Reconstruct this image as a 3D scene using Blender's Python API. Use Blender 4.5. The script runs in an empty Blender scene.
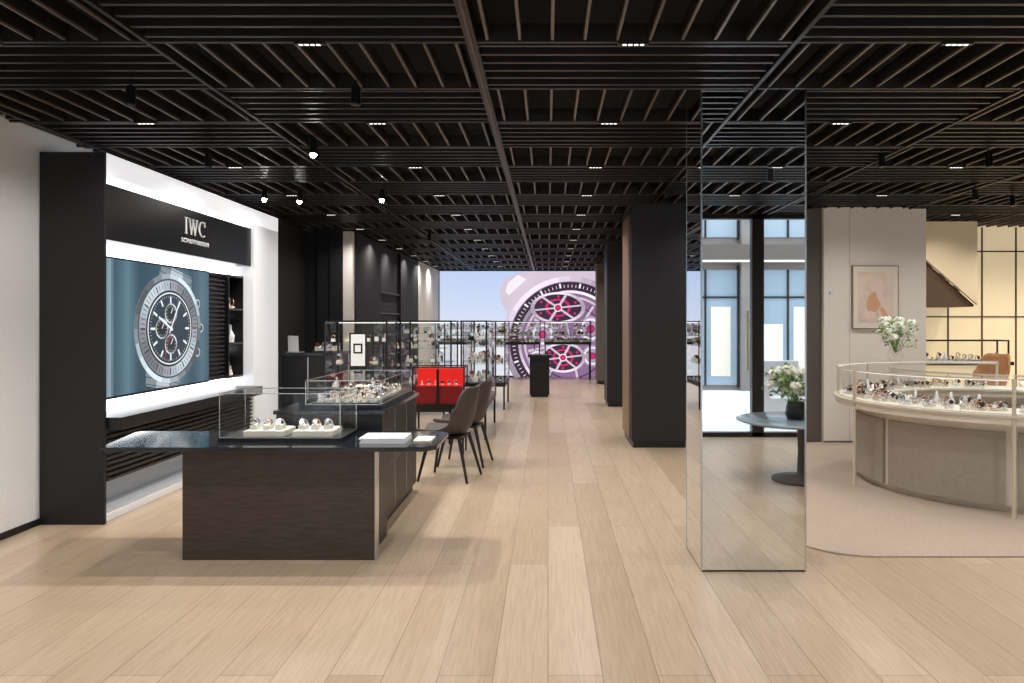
import bpy, math, random
from mathutils import Vector
random.seed(7)
scene=bpy.context.scene
try:
    scene.view_settings.view_transform='Standard'
    scene.view_settings.look='None'
except Exception as e: print(e)

# ------------------------------------------------------------------ materials
def pbr(name,col,rough=.5,metal=0,emit=None,es=0,spec=None,coat=0,noise=0,nscale=8,bump=0,stretch=(1,1,1)):
    m=bpy.data.materials.new(name); m.use_nodes=True
    nt=m.node_tree; b=nt.nodes['Principled BSDF']
    b.inputs['Base Color'].default_value=(*col,1); b.inputs['Roughness'].default_value=rough
    b.inputs['Metallic'].default_value=metal
    if spec is not None: b.inputs['Specular IOR Level'].default_value=spec
    if coat: b.inputs['Coat Weight'].default_value=coat; b.inputs['Coat Roughness'].default_value=.08
    if emit: b.inputs['Emission Color'].default_value=(*emit,1); b.inputs['Emission Strength'].default_value=es
    if noise or bump:
        tc=nt.nodes.new('ShaderNodeTexCoord'); mp=nt.nodes.new('ShaderNodeMapping')
        mp.inputs['Scale'].default_value=stretch
        nz=nt.nodes.new('ShaderNodeTexNoise'); nz.inputs['Scale'].default_value=nscale; nz.inputs['Detail'].default_value=5
        nt.links.new(tc.outputs['Object'],mp.inputs['Vector']); nt.links.new(mp.outputs[0],nz.inputs['Vector'])
        if noise:
            r=nt.nodes.new('ShaderNodeValToRGB')
            r.color_ramp.elements[0].position=.3; r.color_ramp.elements[1].position=.7
            r.color_ramp.elements[0].color=(*[c*(1-noise) for c in col],1)
            r.color_ramp.elements[1].color=(*[min(1,c*(1+noise)) for c in col],1)
            nt.links.new(nz.outputs['Fac'],r.inputs[0]); nt.links.new(r.outputs[0],b.inputs['Base Color'])
        if bump:
            bp=nt.nodes.new('ShaderNodeBump'); bp.inputs['Strength'].default_value=bump; bp.inputs['Distance'].default_value=.01
            nt.links.new(nz.outputs['Fac'],bp.inputs['Height']); nt.links.new(bp.outputs[0],b.inputs['Normal'])
    return m
def lin(r,g,b):
    return tuple(((c/255)/12.92 if c/255<.04045 else ((c/255+.055)/1.055)**2.4) for c in (r,g,b))
def emis(name,col,s):
    return pbr(name,(.02,.02,.02),.25,emit=col,es=s)
def glass(name,tint=(.975,.985,.98),base=.02,k=.45):
    m=bpy.data.materials.new(name); m.use_nodes=True; nt=m.node_tree; nt.nodes.clear()
    o=nt.nodes.new('ShaderNodeOutputMaterial'); mx=nt.nodes.new('ShaderNodeMixShader')
    t=nt.nodes.new('ShaderNodeBsdfTransparent'); t.inputs[0].default_value=(*tint,1)
    gl=nt.nodes.new('ShaderNodeBsdfGlossy'); gl.inputs['Roughness'].default_value=.02
    lw=nt.nodes.new('ShaderNodeLayerWeight'); lw.inputs['Blend'].default_value=.5
    p=nt.nodes.new('ShaderNodeMath'); p.operation='POWER'; p.inputs[1].default_value=4
    q=nt.nodes.new('ShaderNodeMath'); q.operation='MULTIPLY_ADD'; q.inputs[1].default_value=k; q.inputs[2].default_value=base
    nt.links.new(lw.outputs['Facing'],p.inputs[0]); nt.links.new(p.outputs[0],q.inputs[0]); nt.links.new(q.outputs[0],mx.inputs[0])
    nt.links.new(t.outputs[0],mx.inputs[1]); nt.links.new(gl.outputs[0],mx.inputs[2]); nt.links.new(mx.outputs[0],o.inputs[0])
    return m

def floor_mat():
    m=bpy.data.materials.new('oak_planks'); m.use_nodes=True; nt=m.node_tree; b=nt.nodes['Principled BSDF']
    tc=nt.nodes.new('ShaderNodeTexCoord'); mp=nt.nodes.new('ShaderNodeMapping'); mp.inputs['Rotation'].default_value=(0,0,math.pi/2)
    br=nt.nodes.new('ShaderNodeTexBrick'); br.offset=.37; br.offset_frequency=2
    br.inputs['Scale'].default_value=1; br.inputs['Brick Width'].default_value=2.4; br.inputs['Row Height'].default_value=.24
    br.inputs['Mortar Size'].default_value=.0018; br.inputs['Mortar Smooth'].default_value=.1; br.inputs['Bias'].default_value=0
    br.inputs['Color1'].default_value=(*lin(197,176,152),1); br.inputs['Color2'].default_value=(*lin(178,156,131),1)
    br.inputs['Mortar'].default_value=(*lin(124,104,84),1)
    nt.links.new(tc.outputs['Object'],mp.inputs[0]); nt.links.new(mp.outputs[0],br.inputs['Vector'])
    mp2=nt.nodes.new('ShaderNodeMapping'); mp2.inputs['Scale'].default_value=(34,1.6,1)
    nz=nt.nodes.new('ShaderNodeTexNoise'); nz.inputs['Scale'].default_value=2; nz.inputs['Detail'].default_value=8; nz.inputs['Distortion'].default_value=.7
    nt.links.new(tc.outputs['Object'],mp2.inputs[0]); nt.links.new(mp2.outputs[0],nz.inputs['Vector'])
    rp=nt.nodes.new('ShaderNodeValToRGB'); rp.color_ramp.elements[0].position=.3; rp.color_ramp.elements[1].position=.68
    rp.color_ramp.elements[0].color=(.80,.775,.75,1); rp.color_ramp.elements[1].color=(1.0,1.0,1.0,1)
    nt.links.new(nz.outputs['Fac'],rp.inputs[0])
    mx=nt.nodes.new('ShaderNodeMix'); mx.data_type='RGBA'; mx.blend_type='MULTIPLY'; mx.inputs[0].default_value=1
    nt.links.new(br.outputs['Color'],mx.inputs[6]); nt.links.new(rp.outputs[0],mx.inputs[7]); nt.links.new(mx.outputs[2],b.inputs['Base Color'])
    b.inputs['Roughness'].default_value=.29
    bp=nt.nodes.new('ShaderNodeBump'); bp.inputs['Strength'].default_value=.12; bp.inputs['Distance'].default_value=.004
    nt.links.new(nz.outputs['Fac'],bp.inputs['Height']); nt.links.new(bp.outputs[0],b.inputs['Normal'])
    return m

M=dict(
 floor=floor_mat(),
 plaster=pbr('white_plaster',lin(230,228,226),.8,noise=.04,nscale=60,bump=.15),
 dwall=pbr('dark_wall_panel',lin(18,17,19),.75),
 cream=pbr('cream_wall',lin(230,223,214),.8,noise=.03,nscale=70,bump=.1),
 taupe=pbr('taupe_panel',lin(92,84,78),.6),
 black=pbr('black_lacquer',lin(16,16,18),.35),
 blackw=pbr('black_oak',lin(22,21,24),.5,noise=.3,nscale=6,stretch=(12,12,1)),
 slat=pbr('bronze_slat',lin(40,35,34),.36,metal=.3),
 slat2=pbr('bronze_slat_lit_edge',lin(100,88,80),.36,metal=.3),  # lighter bronze paints in the light that bottom edges catch
 plenum=pbr('plenum_black',(.002,.002,.002),.9),
 track=pbr('track_bronze',lin(44,38,36),.4,metal=.4),
 trackl=pbr('track_bronze_light',lin(92,80,74),.4,metal=.4),
 white=pbr('white_lacquer',lin(230,231,233),.4),
 led=emis('led_strip',(.95,.97,1),4.0),
 ledc=emis('led_case_strip',(1,.97,.92),1.5),
 fascia=pbr('lit_white_fascia',lin(225,227,230),.5,emit=(.95,.97,1),es=.65),
 ledsoft=pbr('led_diffuser_soft',lin(170,172,178),.5,emit=(.95,.97,1),es=.08),
 panelw=pbr('white_side_panel_glow',lin(222,223,226),.45,emit=(.95,.97,1),es=.2),  # slight glow in the material brightens the panel; no lamp inside
 slot=emis('slot_light',(1,.94,.86),2.2),
 spotg=emis('spot_lens',(1,.95,.88),80),
 glass=glass('clear_glass'),
 mirror=pbr('mirror',(.82,.84,.84),.012,metal=1),
 steel=pbr('polished_steel',(.6,.6,.6),.25,metal=1),
 dwood=pbr('dark_walnut',lin(60,49,44),.42,noise=.28,nscale=5,stretch=(2,2,14)),
 stone=pbr('black_stone_top',lin(24,28,34),.12,coat=.4),
 ebony=pbr('ebony_cabinet',lin(17,16,17),.38),
 wood=pbr('brown_wood',lin(142,110,86),.45,noise=.2,nscale=5,stretch=(8,8,1)),
 tray=pbr('ivory_tray',lin(226,218,204),.7),
 paper=pbr('white_paper',lin(226,226,228),.6),
 gold=pbr('rose_gold',lin(214,160,118),.22,metal=1),
 silver=pbr('silver_metal',(.85,.85,.87),.18,metal=1),
 dark=pbr('dark_display_stand',lin(34,32,34),.5),
 leather=pbr('chair_leather',lin(64,56,53),.5,noise=.12,nscale=30),
 leg=pbr('dark_leg',lin(24,21,21),.4),
 caramel=pbr('caramel_leather',lin(176,124,82),.5),
 taupel=pbr('taupe_leather',lin(158,146,132),.5,noise=.06,nscale=25),
 champ=pbr('champagne_trim',lin(208,196,176),.3,metal=.25),
 crem=pbr('cream_lacquer',lin(224,213,196),.35),
 rug=pbr('beige_rug',lin(170,152,136),.95,noise=.12,nscale=70,bump=.5),
 goldwall=pbr('gold_panel_glow',lin(228,210,174),.5,emit=lin(240,221,182),es=.45,noise=.06,nscale=3),  # emission put into the panel colour to make the gold area brighter
 goldd=pbr('gold_panel_dark_glow',lin(206,188,156),.6,emit=lin(206,186,150),es=.12),  # darker gold, lifted by a weak glow in the material
 stair=pbr('stair_soffit_brown',lin(84,62,44),.7),
 red=pbr('red_lit_case',lin(190,25,20),.4,emit=lin(205,28,18),es=.55),
 redd=pbr('red_deep',lin(120,14,12),.4),
 green=pbr('leaf_green',lin(112,146,72),.6,noise=.3,nscale=20),
 petal=pbr('white_petal',lin(246,246,232),.7),
 vase=pbr('dark_vase',lin(30,30,30),.2),
 facade=pbr('stone_facade',lin(128,122,118),.8,noise=.12,nscale=2),
 fwin=pbr('facade_window',lin(150,168,184),.08),
 street=pbr('pale_paving',lin(236,236,238),.8,noise=.04,nscale=4),
 screenbk=pbr('screen_bezel',lin(10,10,11),.3),
)
_ec={}
def ecol(r,g,b,s=1.0):
    k=(r,g,b,s)
    if k not in _ec: _ec[k]=emis('screen_px_%d_%d_%d'%(r,g,b),lin(r,g,b),s)
    return _ec[k]

# ------------------------------------------------------------------ builder
class MB:
    def __init__(s): s.v=[];s.f=[];s.m=[];s.sm=[];s.mats=[]
    def mi(s,m):
        if m not in s.mats: s.mats.append(m)
        return s.mats.index(m)
    def add(s,vs,fs,m,smooth=False):
        o=len(s.v); s.v+= [tuple(p) for p in vs]; k=s.mi(m)
        for f in fs: s.f.append([i+o for i in f]); s.m.append(k); s.sm.append(smooth)
    def box(s,x0,x1,y0,y1,z0,z1,m):
        s.add([(x0,y0,z0),(x1,y0,z0),(x1,y1,z0),(x0,y1,z0),(x0,y0,z1),(x1,y0,z1),(x1,y1,z1),(x0,y1,z1)],
          [(0,3,2,1),(4,5,6,7),(0,1,5,4),(1,2,6,5),(2,3,7,6),(3,0,4,7)],m)
    def prism(s,poly,fn,a,b,m):
        n=len(poly); vs=[fn(u,v,a) for u,v in poly]+[fn(u,v,b) for u,v in poly]
        fs=[tuple(range(n))[::-1],tuple(range(n,2*n))]+[(i,(i+1)%n,n+(i+1)%n,n+i) for i in range(n)]
        s.add(vs,fs,m)
    def cyl(s,p0,p1,r0,r1,m,seg=12,smooth=True):
        p0=Vector(p0);p1=Vector(p1);d=(p1-p0).normalized()
        a=Vector((0,0,1)) if abs(d.z)<.9 else Vector((1,0,0)); u=d.cross(a).normalized(); w=d.cross(u)
        vs=[]
        for p,r in((p0,r0),(p1,r1)):
            for i in range(seg):
                t=2*math.pi*i/seg; vs.append(p+u*math.cos(t)*r+w*math.sin(t)*r)
        s.add(vs,[(i,(i+1)%seg,seg+(i+1)%seg,seg+i) for i in range(seg)],m,smooth)
        s.add(vs,[tuple(range(seg))[::-1],tuple(range(seg,2*seg))],m)
    def lathe(s,cx,cy,prof,m,seg=24,smooth=True):
        vs=[];n=len(prof)
        for i in range(seg):
            t=2*math.pi*i/seg
            for r,z in prof: vs.append((cx+r*math.cos(t),cy+r*math.sin(t),z))
        fs=[]
        for i in range(seg):
            j=(i+1)%seg
            for k in range(n-1): fs.append((i*n+k,j*n+k,j*n+k+1,i*n+k+1))
        s.add(vs,fs,m,smooth)
    def arc(s,cx,cy,r0,r1,z0,z1,a0,a1,m,seg=32):
        vs=[]
        for i in range(seg+1):
            t=math.radians(a0+(a1-a0)*i/seg); c,q=math.cos(t),math.sin(t)
            vs+=[(cx+r0*c,cy+r0*q,z0),(cx+r1*c,cy+r1*q,z0),(cx+r1*c,cy+r1*q,z1),(cx+r0*c,cy+r0*q,z1)]
        fs=[]
        for i in range(seg):
            o=4*i
            for k in range(4): fs.append((o+k,o+4+k,o+4+(k+1)%4,o+(k+1)%4))
        s.add(vs,fs,m,False)
        s.add(vs,[(0,1,2,3),(4*seg+3,4*seg+2,4*seg+1,4*seg)],m)
    def ball(s,c,r,m,seg=8,rings=5,sz=1):
        s.lathe(c[0],c[1],[(max(1e-4,r*math.sin(math.pi*k/rings)),c[2]-r*sz*math.cos(math.pi*k/rings)) for k in range(rings+1)],m,seg)
    def torus(s,c,R,r,m,axis='y',seg=12,ms=5):
        vs=[]
        for i in range(seg):
            t=2*math.pi*i/seg
            for j in range(ms):
                p=2*math.pi*j/ms; a=(R+r*math.cos(p))*math.cos(t); b=(R+r*math.cos(p))*math.sin(t); h=r*math.sin(p)
                vs.append((c[0]+a,c[1]+h,c[2]+b) if axis=='y' else ((c[0]+h,c[1]+a,c[2]+b) if axis=='x' else (c[0]+a,c[1]+b,c[2]+h)))
        s.add(vs,[(i*ms+j,((i+1)%seg)*ms+j,((i+1)%seg)*ms+(j+1)%ms,i*ms+(j+1)%ms) for i in range(seg) for j in range(ms)],m,True)
    def obj(s,name,parent=None,bevel=0,origin=None):
        me=bpy.data.meshes.new(name)
        o=Vector(origin) if origin else Vector((0,0,0))
        if origin is None and s.v:
            xs=[p[0] for p in s.v];ys=[p[1] for p in s.v];zs=[p[2] for p in s.v]
            o=Vector(((min(xs)+max(xs))/2,(min(ys)+max(ys))/2,min(zs)))
        me.from_pydata([tuple(Vector(p)-o) for p in s.v],[],s.f)
        for m in s.mats: me.materials.append(m)
        for i,p in enumerate(me.polygons): p.material_index=s.m[i]; p.use_smooth=s.sm[i]
        me.update()
        ob=bpy.data.objects.new(name,me); ob.location=o
        scene.collection.objects.link(ob)
        if bevel:
            b=ob.modifiers.new('bevel','BEVEL'); b.width=bevel; b.segments=2; b.limit_method='ANGLE'
        if parent: ob.parent=parent
        return ob

def frame_box(mb,x0,x1,y0,y1,z0,z1,t,m):
    for x in(x0,x1-t):
        for y in(y0,y1-t): mb.box(x,x+t,y,y+t,z0,z1,m)
    for z in(z0,z1-t):
        for y in(y0,y1-t): mb.box(x0,x1,y,y+t,z,z+t,m)
        for x in(x0,x1-t): mb.box(x,x+t,y0,y1,z,z+t,m)
def glass_box(mb,x0,x1,y0,y1,z0,z1,top=True):
    G=M['glass']
    P=[(x0,y0,z0),(x1,y0,z0),(x1,y1,z0),(x0,y1,z0),(x0,y0,z1),(x1,y0,z1),(x1,y1,z1),(x0,y1,z1)]
    F=[(0,1,5,4),(1,2,6,5),(2,3,7,6),(3,0,4,7)]
    if top: F.append((4,5,6,7))
    mb.add(P,F,G)
def trinket(mb,x,y,z,s=1,low=False,light=False):
    k=random.random()
    h=random.choice([.02,.03] if low else [.02,.04,.06])*s
    st=[M['tray'],M['white'],M['tray']]+([] if light else [M['dark'],M['dark']])
    if k<.6:   # watch on a cushion stand
        mb.box(x-.025*s,x+.025*s,y-.025*s,y+.025*s,z,z+h,random.choice(st))
        mb.torus((x,y,z+h+.03*s),.028*s,.007*s,random.choice([M['silver'],M['gold'],M['silver']]),seg=10,ms=4)
        mb.cyl((x,y-.03*s,z+h+.035*s),(x,y-.038*s,z+h+.035*s),.02*s,.02*s,random.choice([M['silver'],M['dark']]),10)
    elif k<.92 or low:  # ring cone
        mb.cyl((x,y,z),(x,y,z+.07*s),.022*s,.006*s,M['tray'],8); mb.torus((x,y,z+.045*s),.014*s,.004*s,M['gold'],'z',8,4)
    else:       # necklace bust
        mb.lathe(x,y,[(.03*s,z),(.035*s,z+.05*s),(.015*s,z+.09*s),(.012*s,z+.13*s),(.001,z+.135*s)],M['white'],8)

# ------------------------------------------------------------------ room shell
XL,XR,Y0,Y1,ZC=-3.89,9.0,-0.8,21.2,3.0
b=MB(); b.box(XL-.1,XR+.1,Y0,Y1+.2,-.1,0,M['floor']); b.obj('floor',origin=(0,0,0))
b=MB(); b.box(XL-.1,XR+.1,Y0-.1,Y1+.2,3.36,3.42,M['plenum']); b.obj('ceiling')
b=MB(); b.box(XL-.1,XL,Y0-.1,9.42,0,3.36,M['plaster']); b.obj('wall_left')
b=MB(); b.box(XL-.1,XL,9.42,12,0,3.36,M['dwall']); b.box(XL-.1,-3.28,12,12.1,0,3.36,M['dwall'])
for x in(-3.7,-3.5): b.box(x,x+.01,11.985,12,0,3,M['black'])
b.box(-3.28,-3.13,12,12.12,0,ZC,M['cream'])
b.box(-3.3,-3.1,12.12,13.9,0,ZC,M['dwall']); b.box(-3.3,-3.16,13.9,15.8,0,ZC,M['dwall'])
for z in(.9,1.3,1.7,2.1): b.box(-3.16,-3.12,13.95,15.75,z,z+.03,M['dark'])
b.box(-3.3,-3.1,15.8,17.9,0,ZC,M['dwall']); b.box(-3.34,-3.08,17.9,Y1,0,ZC,M['cream'])
b.obj('wall_left_rear')
b=MB(); b.box(-4,XR+.1,Y1+.02,Y1+.2,0,3.36,M['dwall']); b.obj('wall_back')
b=MB(); b.box(XR,XR+.1,Y0-.1,Y1,0,3.36,M['cream']); b.obj('wall_right')
b=MB(); b.box(3.53,4.84,9.6,9.8,0,3.02,M['cream']); b.box(3.05,3.53,9.68,9.8,0,3.02,M['taupe'])
b.box(3.86,3.863,9.599,9.6,.03,3.0,M['taupe'])
b.box(4.64,4.84,9.8,Y1,0,3.02,M['cream']); b.obj('wall_partition')
b=MB(); b.box(3.53,4.84,9.585,9.6,0,.03,M['taupe']); b.obj('baseboard_partition')
b=MB(); b.box(XL,XL+.012,Y0,5.73,0,.05,M['black']); b.obj('baseboard_left')
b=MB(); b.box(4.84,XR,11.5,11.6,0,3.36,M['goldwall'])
x=5.6
while x<XR:
    b.box(x,x+.02,11.485,11.5,0,3.0,M['stair']); x+=.52
b.box(4.84,XR,11.48,11.5,2.62,2.64,M['stair']); b.box(4.84,XR,11.48,11.5,1.62,1.64,M['stair'])
b.obj('wall_gold_panel')
b=MB()
for x in(-3.8,-2.2,-.5,1.2,2.83,4.9,6.6,8.3): b.box(x-.08,x+.08,Y0-.12,Y0,0,3.0,M['black'])
b.box(XL,XR,Y0-.12,Y0,2.94,3.36,M['black']); b.box(XL,XR,Y0-.12,Y0,0,.06,M['black'])
b.add([(XL,Y0-.06,.06),(XR,Y0-.06,.06),(XR,Y0-.06,2.94),(XL,Y0-.06,2.94)],[(0,1,2,3)],M['glass'])
b.box(2.66,2.69,Y0-.0,Y0+.05,.9,1.7,M['steel'])
b.obj('window_1')

# slatted ceiling
b=MB(); s=M['slat']; px=1.675; py=.772; y00=3.88-py*6
y=y00; row=-6
while y<Y1:
    for i in range(-3,6):
        xa=-.396+px*i; xb=xa+px; ya=y; yb=y+py
        xa2=max(xa,XL); xb2=min(xb,XR); ya2=max(ya,Y0); yb2=min(yb,Y1)
        if xb2<=xa2+.05 or yb2<=ya2+.05: continue
        if (i+row)%2==0:
            n=6
            for k in range(n):
                yy=ya+py*(k+.5)/n
                if yy<Y0+.02 or yy>Y1-.02: continue
                b.box(xa2+.02,xb2-.02,yy-.012,yy+.012,ZC,ZC+.085,s)
        else:
            n=10
            for k in range(n):
                xx=xa+px*(k+.5)/n
                if xx<XL+.02 or xx>XR-.02: continue
                b.box(xx-.009,xx+.009,ya2+.02,yb2-.02,ZC+.012,ZC+.085,s)
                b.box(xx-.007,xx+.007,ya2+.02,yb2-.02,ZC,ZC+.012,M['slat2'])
        b.box(xa2,xb2,ya2-.012,ya2+.012,ZC-.005,ZC+.09,M['track'])
    y+=py; row+=1
for i in range(-2,6):
    xa=-.396+px*i
    w=.028 if i==0 else .012
    b.box(xa-w,xa+w,Y0,Y1,ZC-.01,ZC+.1,M['track'])
    if i==0: b.box(xa-.006,xa+.006,Y0,Y1,ZC-.016,ZC-.01,M['trackl'])
b.obj('ceiling_slats',origin=(0,0,3))

def add_light(name,kind,loc,energy,col=(1,.965,.925),size=.1,parent=None,rot=(0,0,0),angle=130,blend=1):
    l=bpy.data.lights.new(name,kind); l.energy=energy; l.color=col
    if kind=='SPOT': l.spot_size=math.radians(angle); l.spot_blend=blend; l.shadow_soft_size=size
    elif kind=='POINT': l.shadow_soft_size=size
    o=bpy.data.objects.new(name,l); o.location=loc; o.rotation_euler=rot
    scene.collection.objects.link(o)
    if parent:
        o.parent=parent; o.matrix_parent_inverse=parent.matrix_world.inverted()
    return o
b=MB(); pts=[]
for r in range(-2,12):
    yy=3.88+2*py*r
    if yy<.3: continue
    for i in range(-3,6):
        xx=-.396+px*(i+.5)
        if xx<XL+.3 or xx>XR-.3 or yy>Y1-.6: continue
        b.box(xx-.08,xx+.08,yy-.014,yy+.014,ZC-.016,ZC-.006,M['black'])
        for q in(-.045,-.015,.015,.045): b.box(xx+q-.010,xx+q+.010,yy-.008,yy+.008,ZC-.018,ZC-.016,M['slot'])
        pts.append((xx,yy))
slots=b.obj('ceiling_slot_lights')
bpy.context.view_layer.update()
for k,(xx,yy) in enumerate(pts):
    if xx>4.7 and yy>11: continue
    add_light('slot_lamp',"SPOT",(xx,yy,ZC-.022),68,size=.012,parent=slots,angle=150)

def spot(x,y,lit):
    b=MB(); b.cyl((x,y,ZC),(x,y,2.96),.008,.008,M['black'],8)
    b.cyl((x,y,2.96),(x,y-.015,2.85),.028,.031,M['black'],14)
    b.cyl((x,y-.0155,2.8495),(x,y-.016,2.846),.026,.026,M['spotg'] if lit else M['black'],14)
    if lit: b.ball((x,y-.018,2.845),.024,M['spotg'],12,8)
    o=b.obj('ceiling_spotlight')
    if lit:
        bpy.context.view_layer.update()
        add_light('spot_lamp','SPOT',(x,y-.02,2.81),lit,size=.015,parent=o,angle=125,col=(1,.95,.88))
    return o
for x,y,l in[(-1.82,5.83,230),(-3.0,7.95,60),(-2.68,8.1,60),(-1.77,8.0,90),(-2.5,4.5,0),(-1.15,4.5,0),(-2.85,6.3,0),(2.8,6.3,0),(3.7,6.3,0),(4.55,8,0),
             (5.2,8.4,0),(2.05,2.4,0),(-1.9,12,0)]:
    spot(x,y,l)

# ------------------------------------------------------------------ screens
class Draw:
    def __init__(s,fn): s.b=MB(); s.fn=fn
    def poly(s,pts,m,l): s.b.add([s.fn(u,v,l) for u,v in pts],[tuple(range(len(pts)))],m)
    def ring(s,c,r0,r1,m,l,a0=0,a1=360,su=1,seg=64):
        vs=[]
        for i in range(seg+1):
            t=math.radians(a0+(a1-a0)*i/seg)
            for r in(r0,r1): vs.append(s.fn(c[0]+r*su*math.cos(t),c[1]+r*math.sin(t),l))
        s.b.add(vs,[(2*i,2*i+1,2*i+3,2*i+2) for i in range(seg)],m)
    def disc(s,c,r,m,l,su=1,seg=48): s.poly([(c[0]+r*su*math.cos(2*math.pi*i/seg),c[1]+r*math.sin(2*math.pi*i/seg)) for i in range(seg)],m,l)
    def bar(s,c,ang,r0,r1,w,m,l,su=1):
        t=math.radians(ang); d=(math.cos(t),math.sin(t)); n=(-d[1]*w/2,d[0]*w/2)
        p=[(d[0]*r0+n[0],d[1]*r0+n[1]),(d[0]*r1+n[0],d[1]*r1+n[1]),(d[0]*r1-n[0],d[1]*r1-n[1]),(d[0]*r0-n[0],d[1]*r0-n[1])]
        s.poly([(c[0]+a*su,c[1]+q) for a,q in p],m,l)
    def gear(s,c,r,m,l,n=24,su=1):
        s.ring(c,r*.84,r,m,l,0,360,su)
        for k in range(n): s.bar(c,k*360/n,r*.98,r*1.08,r*.12,m,l,su)
    def shaded_ring(s,c,r0,r1,base,l,su=1,ph=40,amp=.45,steps=24):
        for k in range(steps):
            a=k*360/steps; f=1+amp*math.cos(math.radians(2*(a-ph))); 
            col=tuple(int(max(0,min(255,round(q*f/8)*8))) for q in base)
            s.ring(c,r0,r1,ecol(*col,1.0),l,a,a+360/steps,su,4)

# left feature wall
fw=MB(); B=M['blackw']
fw.box(-3.885,-3.39,5.73,5.76,0,2.85,B)
fw.box(-3.885,-3.76,5.76,9.42,0,2.85,M['black'])
fw.box(-3.76,-3.39,5.76,9.42,2.68,2.85,M['fascia'])
fw.box(-3.76,-3.50,5.76,8.64,2.63,2.68,M['led'])
fw.box(-3.76,-3.42,5.80,8.64,2.19,2.625,M['black'])
fw.box(-3.76,-3.60,5.76,8.64,2.08,2.185,M['led'])
fw.box(-3.76,-3.51,5.85,7.77,.93,2.075,M['screenbk'])
fw.box(-3.76,-3.56,7.77,8.22,.93,2.075,M['black'])
for k in range(24): fw.box(-3.56,-3.535,7.78,8.2,.95+k*.047,.972+k*.047,M['dwall'])
fw.box(-3.76,-3.60,5.76,8.64,.82,.925,M['led'])
fw.box(-3.76,-3.28,5.765,8.62,.72,.815,M['black'])
fw.box(-3.76,-3.42,5.765,8.62,.31,.72,M['black'])
for k in range(9): fw.box(-3.42,-3.39,5.77,8.6,.32+k*.042,.342+k*.042,M['dark'])
fw.box(-3.76,-3.62,5.76,8.62,.1,.31,M['ledsoft']); fw.box(-3.76,-3.42,5.76,8.62,0,.06,M['white'])
fw.box(-3.76,-3.43,5.76,8.62,.06,.09,M['ledsoft'])
fw.box(-3.76,-3.39,8.64,9.42,0,2.68,M['panelw'])
fw.box(-3.76,-3.72,8.22,8.62,.93,2.075,M['dwall']); 
for y in(8.22,8.60): fw.box(-3.72,-3.5,y,y+.02,.93,2.075,M['black'])
for z in(.93,1.3,1.68,2.05): fw.box(-3.72,-3.5,8.24,8.6,z,z+.02,M['black'])
fw.box(-3.72,-3.70,8.24,8.6,1.22,1.26,M['led']); fw.box(-3.72,-3.70,8.24,8.6,1.62,1.64,M['ledc'])
for z in(.95,1.32,1.7):
    for y in(8.3,8.42,8.54): trinket(fw,-3.62,y,z,1.5)
wallunit=fw.obj('watch_display_wall',bevel=.004)
def txt(body,size,y,z,parent):
    c=bpy.data.curves.new('sign_lettering','FONT'); c.body=body; c.size=size; c.align_x='CENTER'; c.extrude=.004
    c.materials.append(M['paper']); o=bpy.data.objects.new('sign_lettering',c)
    o.rotation_euler=(math.pi/2,0,math.pi/2); o.location=(-3.415,y,z); scene.collection.objects.link(o)
    bpy.context.view_layer.update(); o.parent=parent; o.matrix_parent_inverse=parent.matrix_world.inverted(); return o
bpy.context.view_layer.update()
t=txt('SCHAFFHAUSEN',.062,7.27,2.30,wallunit); t.data.space_character=1.3
sb=MB(); fx=lambda u,v,a:(a,7.27+u,2.385+v)
def rect(u0,u1,v0,v1): sb.prism([(u0,v0),(u1,v0),(u1,v1),(u0,v1)],fx,-3.42,-3.41,M['paper'])
H=.155
rect(-.20,-.183,0,H); rect(-.215,-.168,0,.007); rect(-.215,-.168,H-.007,H)
def stroke(u0,v0,u1,v1,w): sb.prism([(u0-w/2,v0),(u0+w/2,v0),(u1+w/2,v1),(u1-w/2,v1)],fx,-3.42,-3.41,M['paper'])
stroke(-.13,H,-.085,0,.018); stroke(-.045,H,-.085,0,.008); stroke(-.06,H,-.01,0,.018); stroke(.03,H,-.01,0,.008)
rect(-.15,-.11,H-.007,H); rect(-.075,-.035,H-.007,H); rect(.01,.05,H-.007,H)
n=20
for i in range(n):
    a0=math.radians(50+260*i/n);a1=math.radians(50+260*(i+1)/n)
    w0=.009+.012*max(0,-math.cos(a0)); w1=.009+.012*max(0,-math.cos(a1))
    R=H/2; cu=.145
    sb.prism([(cu+R*math.cos(a0),R+R*math.sin(a0)),(cu+R*math.cos(a1),R+R*math.sin(a1)),(cu+(R-w1)*math.cos(a1),R+(R-w1)*math.sin(a1)),(cu+(R-w0)*math.cos(a0),R+(R-w0)*math.sin(a0))],fx,-3.42,-3.41,M['paper'])
rect(.190,.198,H-.05,H)
so=sb.obj('sign_capitals'); bpy.context.view_layer.update(); so.parent=wallunit; so.matrix_parent_inverse=wallunit.matrix_world.inverted()

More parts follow.
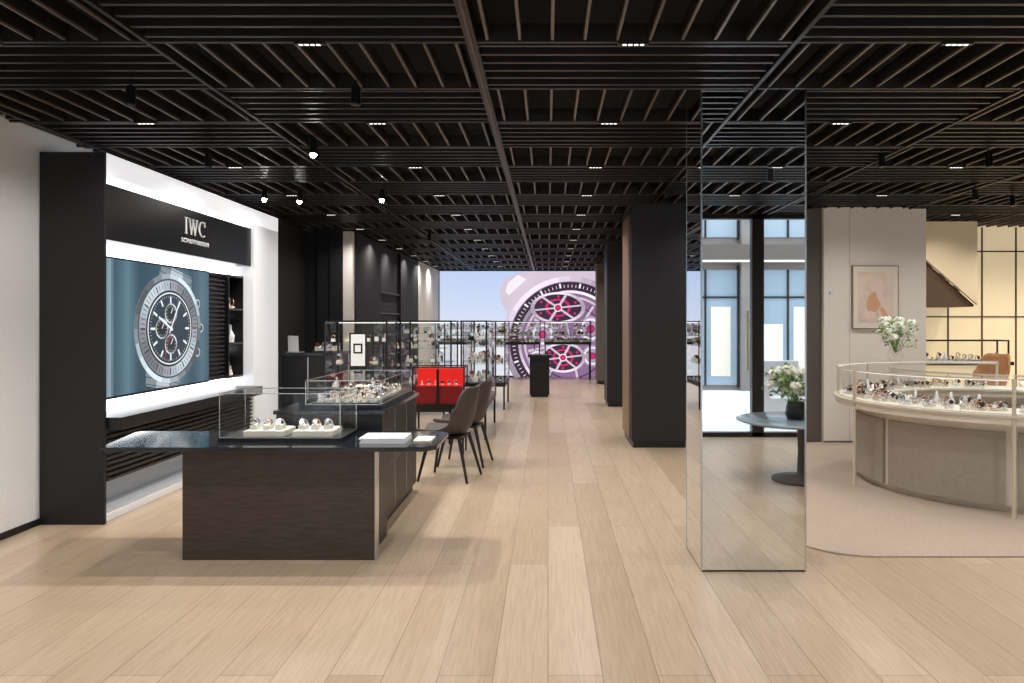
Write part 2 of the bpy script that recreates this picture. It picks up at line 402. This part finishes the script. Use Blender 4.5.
d=Draw(lambda u,v,l:(-3.505+l*.0012,u,v))
keys=[(0,(70,104,122)),(.06,(150,178,190)),(.10,(60,92,110)),(.2,(100,136,152)),(.3,(48,80,96)),(.5,(58,90,108)),(.7,(80,114,130)),(.8,(50,82,100)),(.92,(84,118,134)),(1,(60,94,110))]
n=56; u0=5.88; w=(7.75-5.88)/n
for i in range(n):
    f=(i+.5)/n
    for (fa,ca),(fb,cb) in zip(keys,keys[1:]):
        if fa<=f<=fb: q=(f-fa)/(fb-fa); col=[int(ca[k]+(cb[k]-ca[k])*q) for k in range(3)]; break
    d.poly([(u0+w*i,.95),(u0+w*(i+1),.95),(u0+w*(i+1),2.06),(u0+w*i,2.06)],ecol(*col,.85),0)
c=(6.95,1.49); SU=1.2; K=1.07
S1=ecol(196,204,210,.95);S2=ecol(132,144,152,.95);DK=ecol(22,28,34,1);MD=ecol(66,78,88,1);W=ecol(235,240,244,1);NV=ecol(30,48,64,1)
def tilt(u,v,a=math.radians(-12)): return (c[0]+(u*math.cos(a)-v*math.sin(a))*SU,c[1]+u*math.sin(a)+v*math.cos(a))
for sgn in(-1,1):
    for k in range(4):
        r0=.36+.062*k; r1=min(.56,r0+.054); hw=.27-.012*k
        for (a0,a1,m) in((-hw,-hw*.42,S2),(-hw*.40,hw*.40,S1),(hw*.42,hw,S2)):
            pts=[tilt(a0,sgn*r0),tilt(a1,sgn*r0),tilt(a1,sgn*r1),tilt(a0,sgn*r1)]
            pts=[(p[0],max(.952,min(2.055,p[1]))) for p in pts]; d.poly(pts,m,2)
d.disc(c,.475*K,S2,3,SU); d.shaded_ring(c,.43*K,.472*K,(150,162,170),4,SU,50,.5); d.ring(c,.415*K,.43*K,MD,4,0,360,SU); d.shaded_ring(c,.33*K,.415*K,(156,164,172),5,SU,120,.3)
for k in range(60): d.bar(c,k*6,(.35 if k%5 else .34)*K,.40*K,.006 if k%5 else .014,DK,6,SU)
d.disc(c,.33*K,DK,6,SU); d.ring(c,.30*K,.312*K,W,7,0,360,SU); d.disc(c,.29*K,NV,7,SU)
for k in range(60): d.bar(c,k*6,.268*K,.285*K,.003,W,8,SU)
for k in range(12): d.bar(c,k*30,.215*K,.275*K,.022,W,8,SU)
for (du,dv) in((0,.14),(-.135,-.0),(0,-.145)):
    cc=(c[0]+du*SU,c[1]+dv); d.disc(cc,.094,DK,9,SU); d.shaded_ring(cc,.078,.094,(180,188,194),10,SU,30,.25,12); d.bar(cc,60,0,.06,.009,W,10,SU)
    for k in range(12): d.bar(cc,k*30,.058,.070,.004,W,10,SU)
d.bar(c,150,-.03,.21,.02,W,11,SU); d.bar(c,62,-.05,.29,.016,W,11,SU); d.bar(c,250,-.08,.30,.006,ecol(200,60,50,1),11,SU)
d.disc(c,.02,W,12,SU)
for a in(-28,0,28): 
    q=(c[0]+.515*SU*math.cos(math.radians(a)),c[1]+.515*math.sin(math.radians(a))); d.disc(q,.045,S1,2,SU); d.disc(q,.03,MD,3,SU)
vs_=d.b.obj('wall_video_screen',origin=(-3.505,6.84,.95)); vs_.parent=wallunit; vs_.matrix_parent_inverse=wallunit.matrix_world.inverted()

# big rear LED wall
b=MB(); b.box(-3.07,4.6,21.12,21.2,.02,2.99,M['screenbk']); led=b.obj('led_screen_wall')
bpy.context.view_layer.update()
d=Draw(lambda u,v,l:(u,21.11-l*.003,v))
n=24
for i in range(n):
    z0=.04+i*(2.94/n); f=i/n
    col=(int(236-44*f),int(238-28*f),int(248-2*f))
    d.poly([(-3.05,z0),(4.58,z0),(4.58,z0+2.94/n),(-3.05,z0+2.94/n)],ecol(*col,1.0),0)
def cloud(u,v,w,h,m): d.poly([(u+w*math.cos(t*math.pi/8),v+h*math.sin(t*math.pi/8)) for t in range(16)],m,1)
cloud(-2.3,.9,.75,.5,ecol(240,240,248,1)); cloud(-1.4,1.0,.7,.4,ecol(244,243,250,1))
c=(.62,.98)
LI=ecol(216,200,216,1);L2=ecol(178,156,184,1);DKP=ecol(58,38,62,1);PK=ecol(214,38,108,1);WH=ecol(248,242,248,1);MP=ecol(142,108,148,1)
d.poly([(-1.25,1.3),(-1.05,2.2),(-.55,2.97),(2.2,2.97),(2.3,.05),(-1.0,.05)],LI,2)
d.poly([(-.7,2.97),(-1.2,2.78),(-1.36,2.45),(-1.3,2.05),(-1.0,1.6),(-.3,2.97)],LI,2); d.poly([(-.85,2.88),(-1.12,2.66),(-1.2,2.4),(-1.1,2.3),(-.6,2.75)],WH,3)
d.disc(c,1.86,L2,4); d.shaded_ring(c,1.72,1.86,(206,194,210),5,1,120,.25,36); d.disc(c,1.70,DKP,5); d.shaded_ring(c,1.38,1.46,(214,202,216),6,1,60,.25,36); d.disc(c,1.38,MP,6)
for k in range(90): d.bar(c,k*4,1.54,1.62 if k%5 else 1.67,.018 if k%5 else .055,WH,6)
d.ring(c,1.24,1.30,LI,7); d.ring(c,1.0,1.03,DKP,7)
for k in range(4): d.bar(c,k*45+12,-1.2,1.2,.07,LI,7); d.bar(c,k*45+15,-1.2,1.2,.02,DKP,8)
for q,r in(((-.15,1.2),.34),((1.2,1.35),.36),((-.3,.5),.28),((1.25,.6),.3)):
    d.disc(q,r,L2,8); d.gear(q,r*.8,WH,9,28); d.disc(q,r*.25,PK,10); d.ring(q,r*.25,r*.32,DKP,10)
for q,r,su in(((.28,1.95),.44,1.75),((.42,.55),.42,1.5)):
    d.disc(q,r,DKP,11,su); d.shaded_ring(q,r*.86,r,(218,204,218),12,su,90,.2); d.gear(q,r*.55,PK,13,30,su*.8); d.disc(q,r*.2,PK,15); d.ring(q,r*.2,r*.26,WH,15)
    for k in range(3): d.bar(q,k*60+10,-r*.85,r*.85,.045,LI,14,su)
    for k in range(6): d.disc((q[0]+r*.72*su*math.cos(k*1.047+.5),q[1]+r*.72*math.sin(k*1.047+.5)),.035,PK,15)
so=d.b.obj('screen_image'); so.parent=led; so.matrix_parent_inverse=led.matrix_world.inverted()

# ------------------------------------------------------------------ columns
b=MB(); b.box(.949,1.60,4.65,5.14,.012,3.03,M['mirror']); b.box(.955,1.594,4.656,5.134,0,.014,M['black'])
for x in(.947,1.592):
    for y in(4.648,5.132): b.box(x,x+.010,y,y+.010,.0,3.03,M['steel'])
b.obj('mirror_column')
b=MB(); b.box(1.03,1.72,9.23,10.3,.08,3.03,M['blackw']); b.box(1.018,1.03,9.45,10.25,.1,2.9,M['wood']); b.box(1.05,1.70,9.25,10.28,0,.08,M['black'])
b.obj('black_column')
b=MB(); b.box(1.08,1.72,13.7,14.4,.08,3.03,M['blackw']); b.box(1.1,1.7,13.72,14.38,0,.08,M['black']); b.obj('black_column')
b=MB(); b.box(1.22,1.8,18.7,19.3,.08,3.03,M['taupe']); b.box(1.24,1.78,18.72,19.28,0,.08,M['black']); b.obj('grey_column')

# ------------------------------------------------------------------ desk
b=MB()
top=[(-2.86,4.78),(-.80,4.78),(-.72,4.86),(-.72,5.42),(-.8,5.5),(-2.98,5.5),(-3.0,5.45)]
b.prism(top,lambda u,v,a:(u,v,a),.722,.75,M['stone'])
b.box(-2.38,-1.13,4.88,4.96,0,.722,M['dwood']); b.box(-1.128,-1.118,4.875,4.965,0,.722,M['steel'])
b.box(-2.3,-1.25,4.96,5.42,.55,.722,M['ebony']); b.box(-2.38,-2.3,4.96,5.42,0,.722,M['dwood'])
b.box(-1.25,-1.17,4.96,5.45,0,.722,M['ebony'])
b.obj('reception_desk',bevel=.003)
b=MB(); b.box(-2.0,-1.22,5.52,6.95,.07,.87,M['ebony']); b.box(-2.02,-1.20,5.51,6.97,.87,.899,M['stone']); b.box(-1.97,-1.25,5.55,6.92,0,.07,M['black'])
for y in(5.98,6.46): b.box(-1.221,-1.218,y,y+.004,.09,.86,M['steel'])
b.box(-1.221,-1.218,5.54,6.93,.46,.464,M['steel'])
b.obj('display_counter',bevel=.003)
b=MB(); b.box(-2.2,-1.38,5.0,5.44,.75,.775,M['black']); glass_box(b,-2.19,-1.39,5.01,5.43,.775,1.07)
frame_box(b,-2.195,-1.385,5.005,5.435,.773,1.074,.005,M['steel'])
for x0 in(-2.06,-1.73):
    b.box(x0,x0+.27,5.07,5.32,.775,.81,M['tray']); b.box(x0+.01,x0+.26,5.08,5.31,.81,.815,M['paper'])
    for k in range(3):
        xx=x0+.05+k*.085; b.box(xx-.025,xx+.025,5.12,5.2,.815,.845,M['tray']); b.torus((xx,5.16,.86),.026,.006,M['gold'] if k%2 else M['silver'])
        b.cyl((xx,5.13,.865),(xx,5.122,.868),.02,.02,M['silver'],12)
b.obj('glass_display_case')
b=MB(); b.box(-1.82,-1.24,5.6,6.85,.9,.93,M['black']); glass_box(b,-1.81,-1.25,5.61,6.84,.93,1.11)
frame_box(b,-1.815,-1.245,5.605,6.845,.928,1.114,.007,M['steel'])
b.box(-1.78,-1.28,5.65,6.8,.93,.94,M['dark'])
for i in range(7):
    for j in range(14): trinket(b,-1.73+i*.066,5.71+j*.08,.94,.75,light=True,low=True)
b.obj('glass_display_case')
b=MB()
for k,(dx,w) in enumerate([(0,.30),(.008,.29),(-.004,.30)]):
    b.box(-1.24+dx,-1.24+dx+w,4.93,5.18,.75+k*.012,.761+k*.012,M['paper'])
b.box(-.90,-.78,5.0,5.2,.75,.76,M['tray'])
b.obj('brochure_stack')

# ------------------------------------------------------------------ chairs
def shell_chair(name,loc,rot,mat,legm,high=0):
    root=bpy.data.objects.new(name,None); scene.collection.objects.link(root); root.location=loc; root.rotation_euler=(0,0,rot)
    prof=[(.27,.455,.20),(.24,.465,.225),(.12,.45,.24),(-.02,.437,.245),(-.14,.445,.245),(-.21,.49,.24),(-.245,.58,.24),(-.27,.70,.235),(-.295,.83,.215),(-.315,.92,.16)]
    nu=8; vs=[];fs=[]
    for i,(f,z,w) in enumerate(prof):
        for j in range(nu+1):
            t=j/nu*2-1; e=abs(t)**2.5
            vs.append((f+e*(.11 if i>4 else 0.02)*(1 if i<9 else .5),t*w,high+z+e*(.05+.12*math.exp(-((i-5)/1.5)**2))*(1 if i<7 else .2)))
    for i in range(len(prof)-1):
        for j in range(nu): a=i*(nu+1)+j; fs.append((a,a+1,a+nu+2,a+nu+1))
    b=MB(); b.add(vs,fs,mat,True); sh=b.obj('seat_shell',origin=(0,0,0)); sh.parent=root
    m=sh.modifiers.new('s','SOLIDIFY'); m.thickness=.035; m.offset=0; m=sh.modifiers.new('ss','SUBSURF'); m.levels=1; m.render_levels=2
    b=MB()
    for sx in(1,-1):
        for sy in(1,-1):
            b.cyl((.15*sx-.02,.15*sy,.44+high),(.25*sx-.03,.23*sy,0.003),.020,.012,legm,10)
    b.box(-.19,.15,-.16,.16,.415+high,.437+high,legm)
    l=b.obj('legs',origin=(0,0,0)); l.parent=root
    return root
shell_chair('lounge_chair',(-1.0,7.45,0),math.radians(168),M['leather'],M['leg'])
shell_chair('lounge_chair',(-.93,8.2,0),math.radians(172),M['leather'],M['leg'])
shell_chair('bar_chair',(5.42,9.35,.0135),math.radians(200),M['caramel'],M['leg'],.22)
shell_chair('bar_chair',(6.15,9.2,.0135),math.radians(160),M['tray'],M['leg'],.26)

# ------------------------------------------------------------------ tall vitrines
def vitrine(x0,x1,y0,y1,zb=.46,zt=1.57,shelves=(.85,1.2),n=60,legs=True,sc=1.2,t=.02,light=False):
    b=MB()
    frame_box(b,x0,x1,y0,y1,zb,zt,t,M['black']); glass_box(b,x0+.004,x1-.004,y0+.004,y1-.004,zb+.02,zt-.004)
    b.box(x0,x1,y0,y1,zb-.05,zb,M['black'])
    if legs:
        for x in(x0+.01,x1-.04):
            for y in(y0+.01,y1-.04): b.box(x,x+.03,y,y+.03,0,zb-.05,M['black'])
    b.box(x0+.03,x1-.03,y0+.03,y1-.03,zb,zb+.012,M['tray'] if light else M['dark'])
    b.box(x0+.03,x1-.03,y1-.05,y1-.04,zt-.035,zt-.025,M['ledc'])
    lv=[zb+.012]
    for z in shelves:
        b.box(x0+.03,x1-.03,y0+.05,y1-.05,z,z+.01,M['steel'] if light else M['glass']); lv.append(z+.01)
    for k in range(n):
        z=random.choice(lv); trinket(b,random.uniform(x0+.07,x1-.07),random.uniform(y0+.1,y1-.1),z,sc*random.uniform(.7,1.25),light=light)
    return b
b=vitrine(-2.72,-1.95,9.1,9.7,n=50,shelves=(.74,1.02,1.3),sc=.9); b.box(-2.40,-2.19,9.06,9.08,.97,1.42,M['black']); b.box(-2.38,-2.21,9.055,9.06,1.02,1.40,M['paper']); b.box(-2.35,-2.24,9.052,9.055,1.17,1.29,M['black']); b.box(-2.33,-2.26,9.05,9.052,1.19,1.27,M['paper'])
b.box(-2.31,-2.28,9.06,9.10,.50,.97,M['black'])
b.obj('glass_showcase')
b=vitrine(-1.88,-1.22,9.5,10.2,n=40,shelves=(.74,1.02,1.3),sc=.9)
b.obj('glass_showcase')
b=MB(); b.box(-1.55,-1.0,8.75,9.05,.58,.80,M['redd']); b.box(-1.55,-1.0,8.9,9.05,.80,1.0,M['red']); b.box(-1.53,-1.02,8.76,9.04,.80,.81,M['red'])
b.box(-1.58,-.97,8.72,9.08,.54,.58,M['black'])
frame_box(b,-1.58,-.97,8.72,9.08,.58,1.03,.014,M['black']); glass_box(b,-1.575,-.975,8.725,9.075,.8,1.025)
for k in range(6): trinket(b,-1.48+.08*k,8.82,.81,.7,light=True,low=True)
for x in(-1.57,-1.0):
    for y in(8.73,9.04): b.box(x,x+.02,y,y+.02,0,.58,M['black'])
b.box(-1.3,-1.27,8.73,8.745,.58,1.0,M['black']); b.obj('red_display_case')
b=vitrine(-1.15,-.8,9.85,11.6,n=56,shelves=(.74,1.02,1.3),sc=.9); b.obj('glass_showcase')
b=vitrine(-2.9,-1.7,12.4,13.2,n=56,sc=1.1,shelves=(.8,1.1,1.35)); b.obj('glass_showcase')
b=vitrine(-1.5,-.75,13.2,14.6,n=56,sc=1.1,shelves=(.8,1.1,1.35)); b.obj('glass_showcase')
for xa,xb in((-3.0,-1.6),(-1.5,-.2),(-.1,1.15),(1.9,3.2)):
    b=vitrine(xa,xb,19.9,20.4,zb=1.0,shelves=(1.18,1.36),n=100,sc=1.05,light=True)
    b.box(xa+.03,xb-.03,20.37,20.38,1.02,1.1,M['tray']); b.obj('glass_showcase')
b=MB(); b.box(-.38,.03,15.5,15.9,.04,.82,M['ebony']); b.box(-.42,.07,15.46,15.94,.82,.87,M['black']); b.box(-.35,0,15.53,15.87,0,.04,M['black'])
b.obj('podium',bevel=.005)
b=MB(); b.box(-3.55,-2.85,10.0,10.7,.06,1.1,M['ebony']); b.box(-3.57,-2.83,9.98,10.72,1.1,1.14,M['stone']); b.box(-3.5,-2.9,10.05,10.65,0,.06,M['black'])
b.box(-3.21,-3.19,9.995,10.0,.1,1.08,M['steel']); b.obj('reception_cabinet',bevel=.004)
b=MB(); b.box(-3.54,-3.34,10.12,10.3,1.14,1.15,M['steel'])
b.add([(-3.54,10.22,1.15),(-3.37,10.14,1.15),(-3.41,10.24,1.36),(-3.58,10.32,1.36)],[(0,1,2,3)],M['paper'])
b.add([(-3.54,10.23,1.15),(-3.37,10.15,1.15),(-3.41,10.25,1.36),(-3.58,10.33,1.36)],[(0,3,2,1)],M['steel'])
b.obj('tablet_stand')
b=MB(); b.box(-3.18,-2.88,10.1,10.5,1.14,1.16,M['black'])
for i in range(5):
    for j in range(3): trinket(b,-3.13+.055*i,10.16+.12*j,1.16,.9)
b.obj('watch_tray')

# ------------------------------------------------------------------ right area
pts=[]; r=.45; x0,x1,y0,y1=1.72,8.9,4.93,9.58
for cx,cy,a in((x0+r,y0+r,180),(x1-r,y0+r,270),(x1-r,y1-r,0),(x0+r,y1-r,90)):
    for k in range(9): t=math.radians(a+k*90/8); pts.append((cx+r*math.cos(t),cy+r*math.sin(t)))
b=MB(); b.prism(pts,lambda u,v,a:(u,v,a),0.0,.012,M['rug']); b.obj('area_rug')
CX,CY=4.4,7.2
b=MB(); Z0=.012
b.arc(CX,CY,1.08,1.30,Z0,.07,60,420,M['champ'],64)
for a0,a1 in((60,128),(130,193),(196,238.4),(242,300),(302,360),(2,58)):
    b.arc(CX,CY,1.10,1.36,.07,.66,a0,a1,M['taupel'],20)
b.arc(CX,CY,1.12,1.33,.06,.76,0,360,M['crem'],64)
b.arc(CX,CY,1.0,1.53,.74,.80,0,360,M['crem'],72)
b.arc(CX,CY,.98,1.55,.795,.815,0,360,M['champ'],72)
b.arc(CX,CY,1.02,1.5,.815,.825,0,360,M['tray'],72)
def garc(r,z0,z1,a0,a1,n=48):
    vs=[];
    for i in range(n+1):
        t=math.radians(a0+(a1-a0)*i/n); vs+=[(CX+r*math.cos(t),CY+r*math.sin(t),z0),(CX+r*math.cos(t),CY+r*math.sin(t),z1)]
    b.add(vs,[(2*i,2*i+2,2*i+3,2*i+1) for i in range(n)],M['glass'])
def gtop(r0,r1,z,a0,a1,n=48):
    vs=[]
    for i in range(n+1):
        t=math.radians(a0+(a1-a0)*i/n)
        for r in(r0,r1): vs.append((CX+r*math.cos(t),CY+r*math.sin(t),z))
    b.add(vs,[(2*i,2*i+2,2*i+3,2*i+1) for i in range(n)],M['glass'])
for a0,a1 in((62,239.5),(241.5,330)):
    garc(1.518,.825,1.09,a0,a1); garc(1.022,.825,1.09,a0,a1); gtop(1.03,1.51,1.095,a0,a1)
    b.arc(CX,CY,1.512,1.526,1.09,1.104,a0,a1,M['champ'],48); b.arc(CX,CY,1.014,1.028,1.09,1.104,a0,a1,M['champ'],48)
    b.arc(CX,CY,1.495,1.505,1.084,1.089,a0,a1,M['ledc'],48)
for a in(62,120,186,240.5,330):
    t=math.radians(a); x=CX+1.53*math.cos(t); y=CY+1.53*math.sin(t)
    b.cyl((x,y,.0121 if a in(186,240.5) else .8),(x,y,1.104),.016,.016,M['champ'],10)
for k in range(360):
    a=math.radians(random.uniform(66,326)); rr=random.uniform(1.09,1.44)
    if 238<math.degrees(a)<243: continue
    trinket(b,CX+rr*math.cos(a),CY+rr*math.sin(a),.825,random.uniform(.6,1.0),low=True,light=True)
for k in range(8):
    a=math.radians(random.uniform(80,236)); rr=random.uniform(1.1,1.3); x=CX+rr*math.cos(a); y=CY+rr*math.sin(a)
    b.lathe(x,y,[(.028,.825),(.03,.87),(.012,.90),(.01,.94),(.001,.945)],M['white'],8)
b.obj('round_jewellery_counter')

def bouquet(name,x,y,z,h,r,vm,nst=26):
    b=MB(); vh=h*.36
    b.lathe(x,y,[(.001,z),(r*.32,z),(r*.42,z+vh*.3),(r*.36,z+vh*.8),(r*.30,z+vh),(r*.26,z+vh),(r*.32,z+vh*.8),(.001,z+vh*.2)],vm,20)
    for k in range(nst):
        a=random.uniform(0,6.28); q=random.uniform(.15,1)*r; hh=z+vh+random.uniform(.15,.95)*(h-vh)
        e=(x+q*math.cos(a),y+q*math.sin(a),hh); b.cyl((x,y,z+vh*.6),e,.003,.002,M['green'],5)
        for l in range(8):
            c=Vector(e)+Vector([random.uniform(-1,1)*r*.35 for _ in range(3)])
            dd=Vector([random.uniform(-1,1) for _ in range(3)]).normalized(); n=dd.orthogonal().normalized(); L=r*.24
            b.add([c,c+dd*L*.5+n*L*.26,c+dd*L,c+dd*L*.5-n*L*.26],[(0,1,2,3)],M['green'])
        if k%3!=2:
            for p in range(9):
                pa=p*.8; b.ball((e[0]+.03*math.cos(pa)*(p>0),e[1]+.03*math.sin(pa)*(p>0),e[2]+.02+.014*(p%3)),r*.13,M['petal'],7,4,.7)
    return b.obj(name)
bouquet('flower_arrangement',3.90,8.42,1.105,.46,.2,M['glass'],34)

# artwork
b=MB(); b.box(3.88,4.47,9.56,9.6,1.46,2.27,M['wood']); b.box(3.892,4.458,9.555,9.56,1.472,2.258,M['tray'])
art=pbr('art_paint',lin(222,202,186),.7,noise=.14,nscale=3.5); b.box(3.95,4.40,9.552,9.555,1.54,2.19,art)
a1=pbr('art_ochre',lin(214,166,128),.7);a2=pbr('art_rose',lin(232,206,196),.7)
def blob(cx,cz,rx,rz,m,y,rot=0):
    b.add([(cx+rx*math.cos(t)*math.cos(rot)-rz*math.sin(t)*math.sin(rot),y,cz+rx*math.cos(t)*math.sin(rot)+rz*math.sin(t)*math.cos(rot)) for t in [i*math.pi/10 for i in range(20)]],[tuple(range(20))],m)
blob(4.2,2.0,.09,.10,a2,9.551,.3);blob(4.15,1.80,.09,.14,a1,9.5505,-.3);blob(4.24,1.86,.04,.16,a2,9.55,.4);blob(4.1,1.64,.08,.05,a2,9.549);blob(4.28,1.66,.03,.09,a1,9.549,.5)
b.obj('framed_artwork')
b=MB(); b.box(3.58,3.63,9.59,9.6,1.88,1.97,M['white']); b.box(3.59,3.62,9.587,9.59,1.9,1.94,M['steel']); b.obj('wall_control_panel')
# staircase
f=lambda u,v,a:(u,a,v)
b=MB()
b.prism([(4.86,2.93),(6.13,1.80),(6.13,1.77),(4.86,1.77)],f,10.8,11.45,M['stair'])
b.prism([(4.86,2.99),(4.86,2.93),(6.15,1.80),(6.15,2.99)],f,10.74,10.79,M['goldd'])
for k in range(6): 
    xx=4.9+k*.2; b.box(xx,xx+.2,10.8,11.45,2.9-k*.18,2.93-k*.18+.05,M['wood'])
b.box(4.86,5.1,10.8,11.45,0,1.77,M['stair'])
b.obj('staircase')
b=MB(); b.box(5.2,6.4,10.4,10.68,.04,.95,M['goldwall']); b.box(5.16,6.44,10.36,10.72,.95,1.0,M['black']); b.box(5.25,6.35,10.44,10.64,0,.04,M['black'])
frame_box(b,5.2,6.4,10.4,10.68,1.0,1.30,.018,M['black']); glass_box(b,5.205,6.395,10.405,10.675,1.0,1.295)
for k in range(12): trinket(b,5.3+k*.09,10.52,1.0,1.0,light=True)
b.obj('glass_display_counter')

# things behind the camera, visible in the mirror column
b=MB(); x,y=2.5,1.95
b.lathe(x,y,[(.001,.57),(.6,.57),(.64,.585),(.64,.595),(.62,.6),(.001,.6)],pbr('blue_grey_marble',lin(136,148,156),.1,noise=.2,nscale=4),48)
b.lathe(x,y,[(.001,0.001),(.3,0.001),(.3,.02),(.06,.06),(.05,.3),(.06,.56),(.12,.57)],M['taupe'],32); b.obj('round_side_table')
bouquet('flower_arrangement',2.42,1.98,.6,.48,.25,M['vase'],38)
b=MB(); ox,oy=.53,-2.0
b.box(2.75+ox,3.35+ox,-.35+oy,.2+oy,.12,.42,M['white']); b.box(2.75+ox,3.35+ox,-.42+oy,-.3+oy,.12,.95,M['white']); b.box(2.65+ox,2.76+ox,-.4+oy,.2+oy,.12,.62,M['white']); b.box(3.34+ox,3.45+ox,-.4+oy,.2+oy,.12,.62,M['white'])
for xx in(2.7,3.4):
    for yy in(-.35,.15): b.cyl((xx+ox,yy+oy,-.02),(xx+ox,yy+oy,.12),.015,.02,M['leg'],8)
b.obj('white_armchair',bevel=.04)
# exterior
b=MB(); b.box(-20,26,-16,-.93,-.12,-.02,M['street']); b.obj('ground')
b=MB(); b.box(-20,26,-9,-8,-.02,8,M['facade'])
for i in range(24):
    xx=-18+i*1.9
    for j,(z0,z1) in enumerate(((.1,2.75),(3.5,6.2))):
        b.box(xx,xx+1.45,-8,-7.97,z0,z1,M['fwin'])
        b.box(xx-.05,xx,-8,-7.9,z0-.05,z1+.1,M['dwall']); b.box(xx+1.45,xx+1.5,-8,-7.9,z0-.05,z1+.1,M['dwall']); b.box(xx+.70,xx+.74,-7.97,-7.93,z0,z1,M['dwall'])
        b.box(xx,xx+1.45,-7.97,-7.93,z0+2.0,z0+2.04,M['dwall'])
    b.box(xx+.15,xx+.6,-7.97,-7.95,.3,1.5,M['white']); b.box(xx+.85,xx+1.3,-7.97,-7.95,.3,1.9,M['tray'])
    b.box(xx+1.5,xx+1.85,-8,-7.75,-.02,8,M['facade'])
b.box(-20,26,-8,-7.6,2.95,3.3,M['taupe']); b.box(-20,26,-7.7,-7.6,2.91,2.95,M['ledc']); b.obj('street_building')

add_light('warm_fill_light','SPOT',(6.6,10.0,2.9),80,col=(1,.93,.82),size=.03,angle=150)  # both lamps are added fill without fixtures, brightening the gold panels
add_light('warm_fill_light','SPOT',(7.8,10.0,2.9),80,col=(1,.93,.82),size=.03,angle=150)

w=bpy.data.worlds.new('World'); scene.world=w; w.use_nodes=True
bg=w.node_tree.nodes['Background']; bg.inputs[0].default_value=(.86,.93,1,1); bg.inputs[1].default_value=3.3

cd=bpy.data.cameras.new('camera'); cam=bpy.data.objects.new('camera',cd); scene.collection.objects.link(cam)
cam.location=(0,0,1.55); cam.rotation_euler=(math.pi/2,0,0)
cd.sensor_width=36; cd.lens=36*750/1024; cd.shift_x=-36/1024; cd.shift_y=-19.5/1024; cd.clip_start=.05
scene.camera=cam
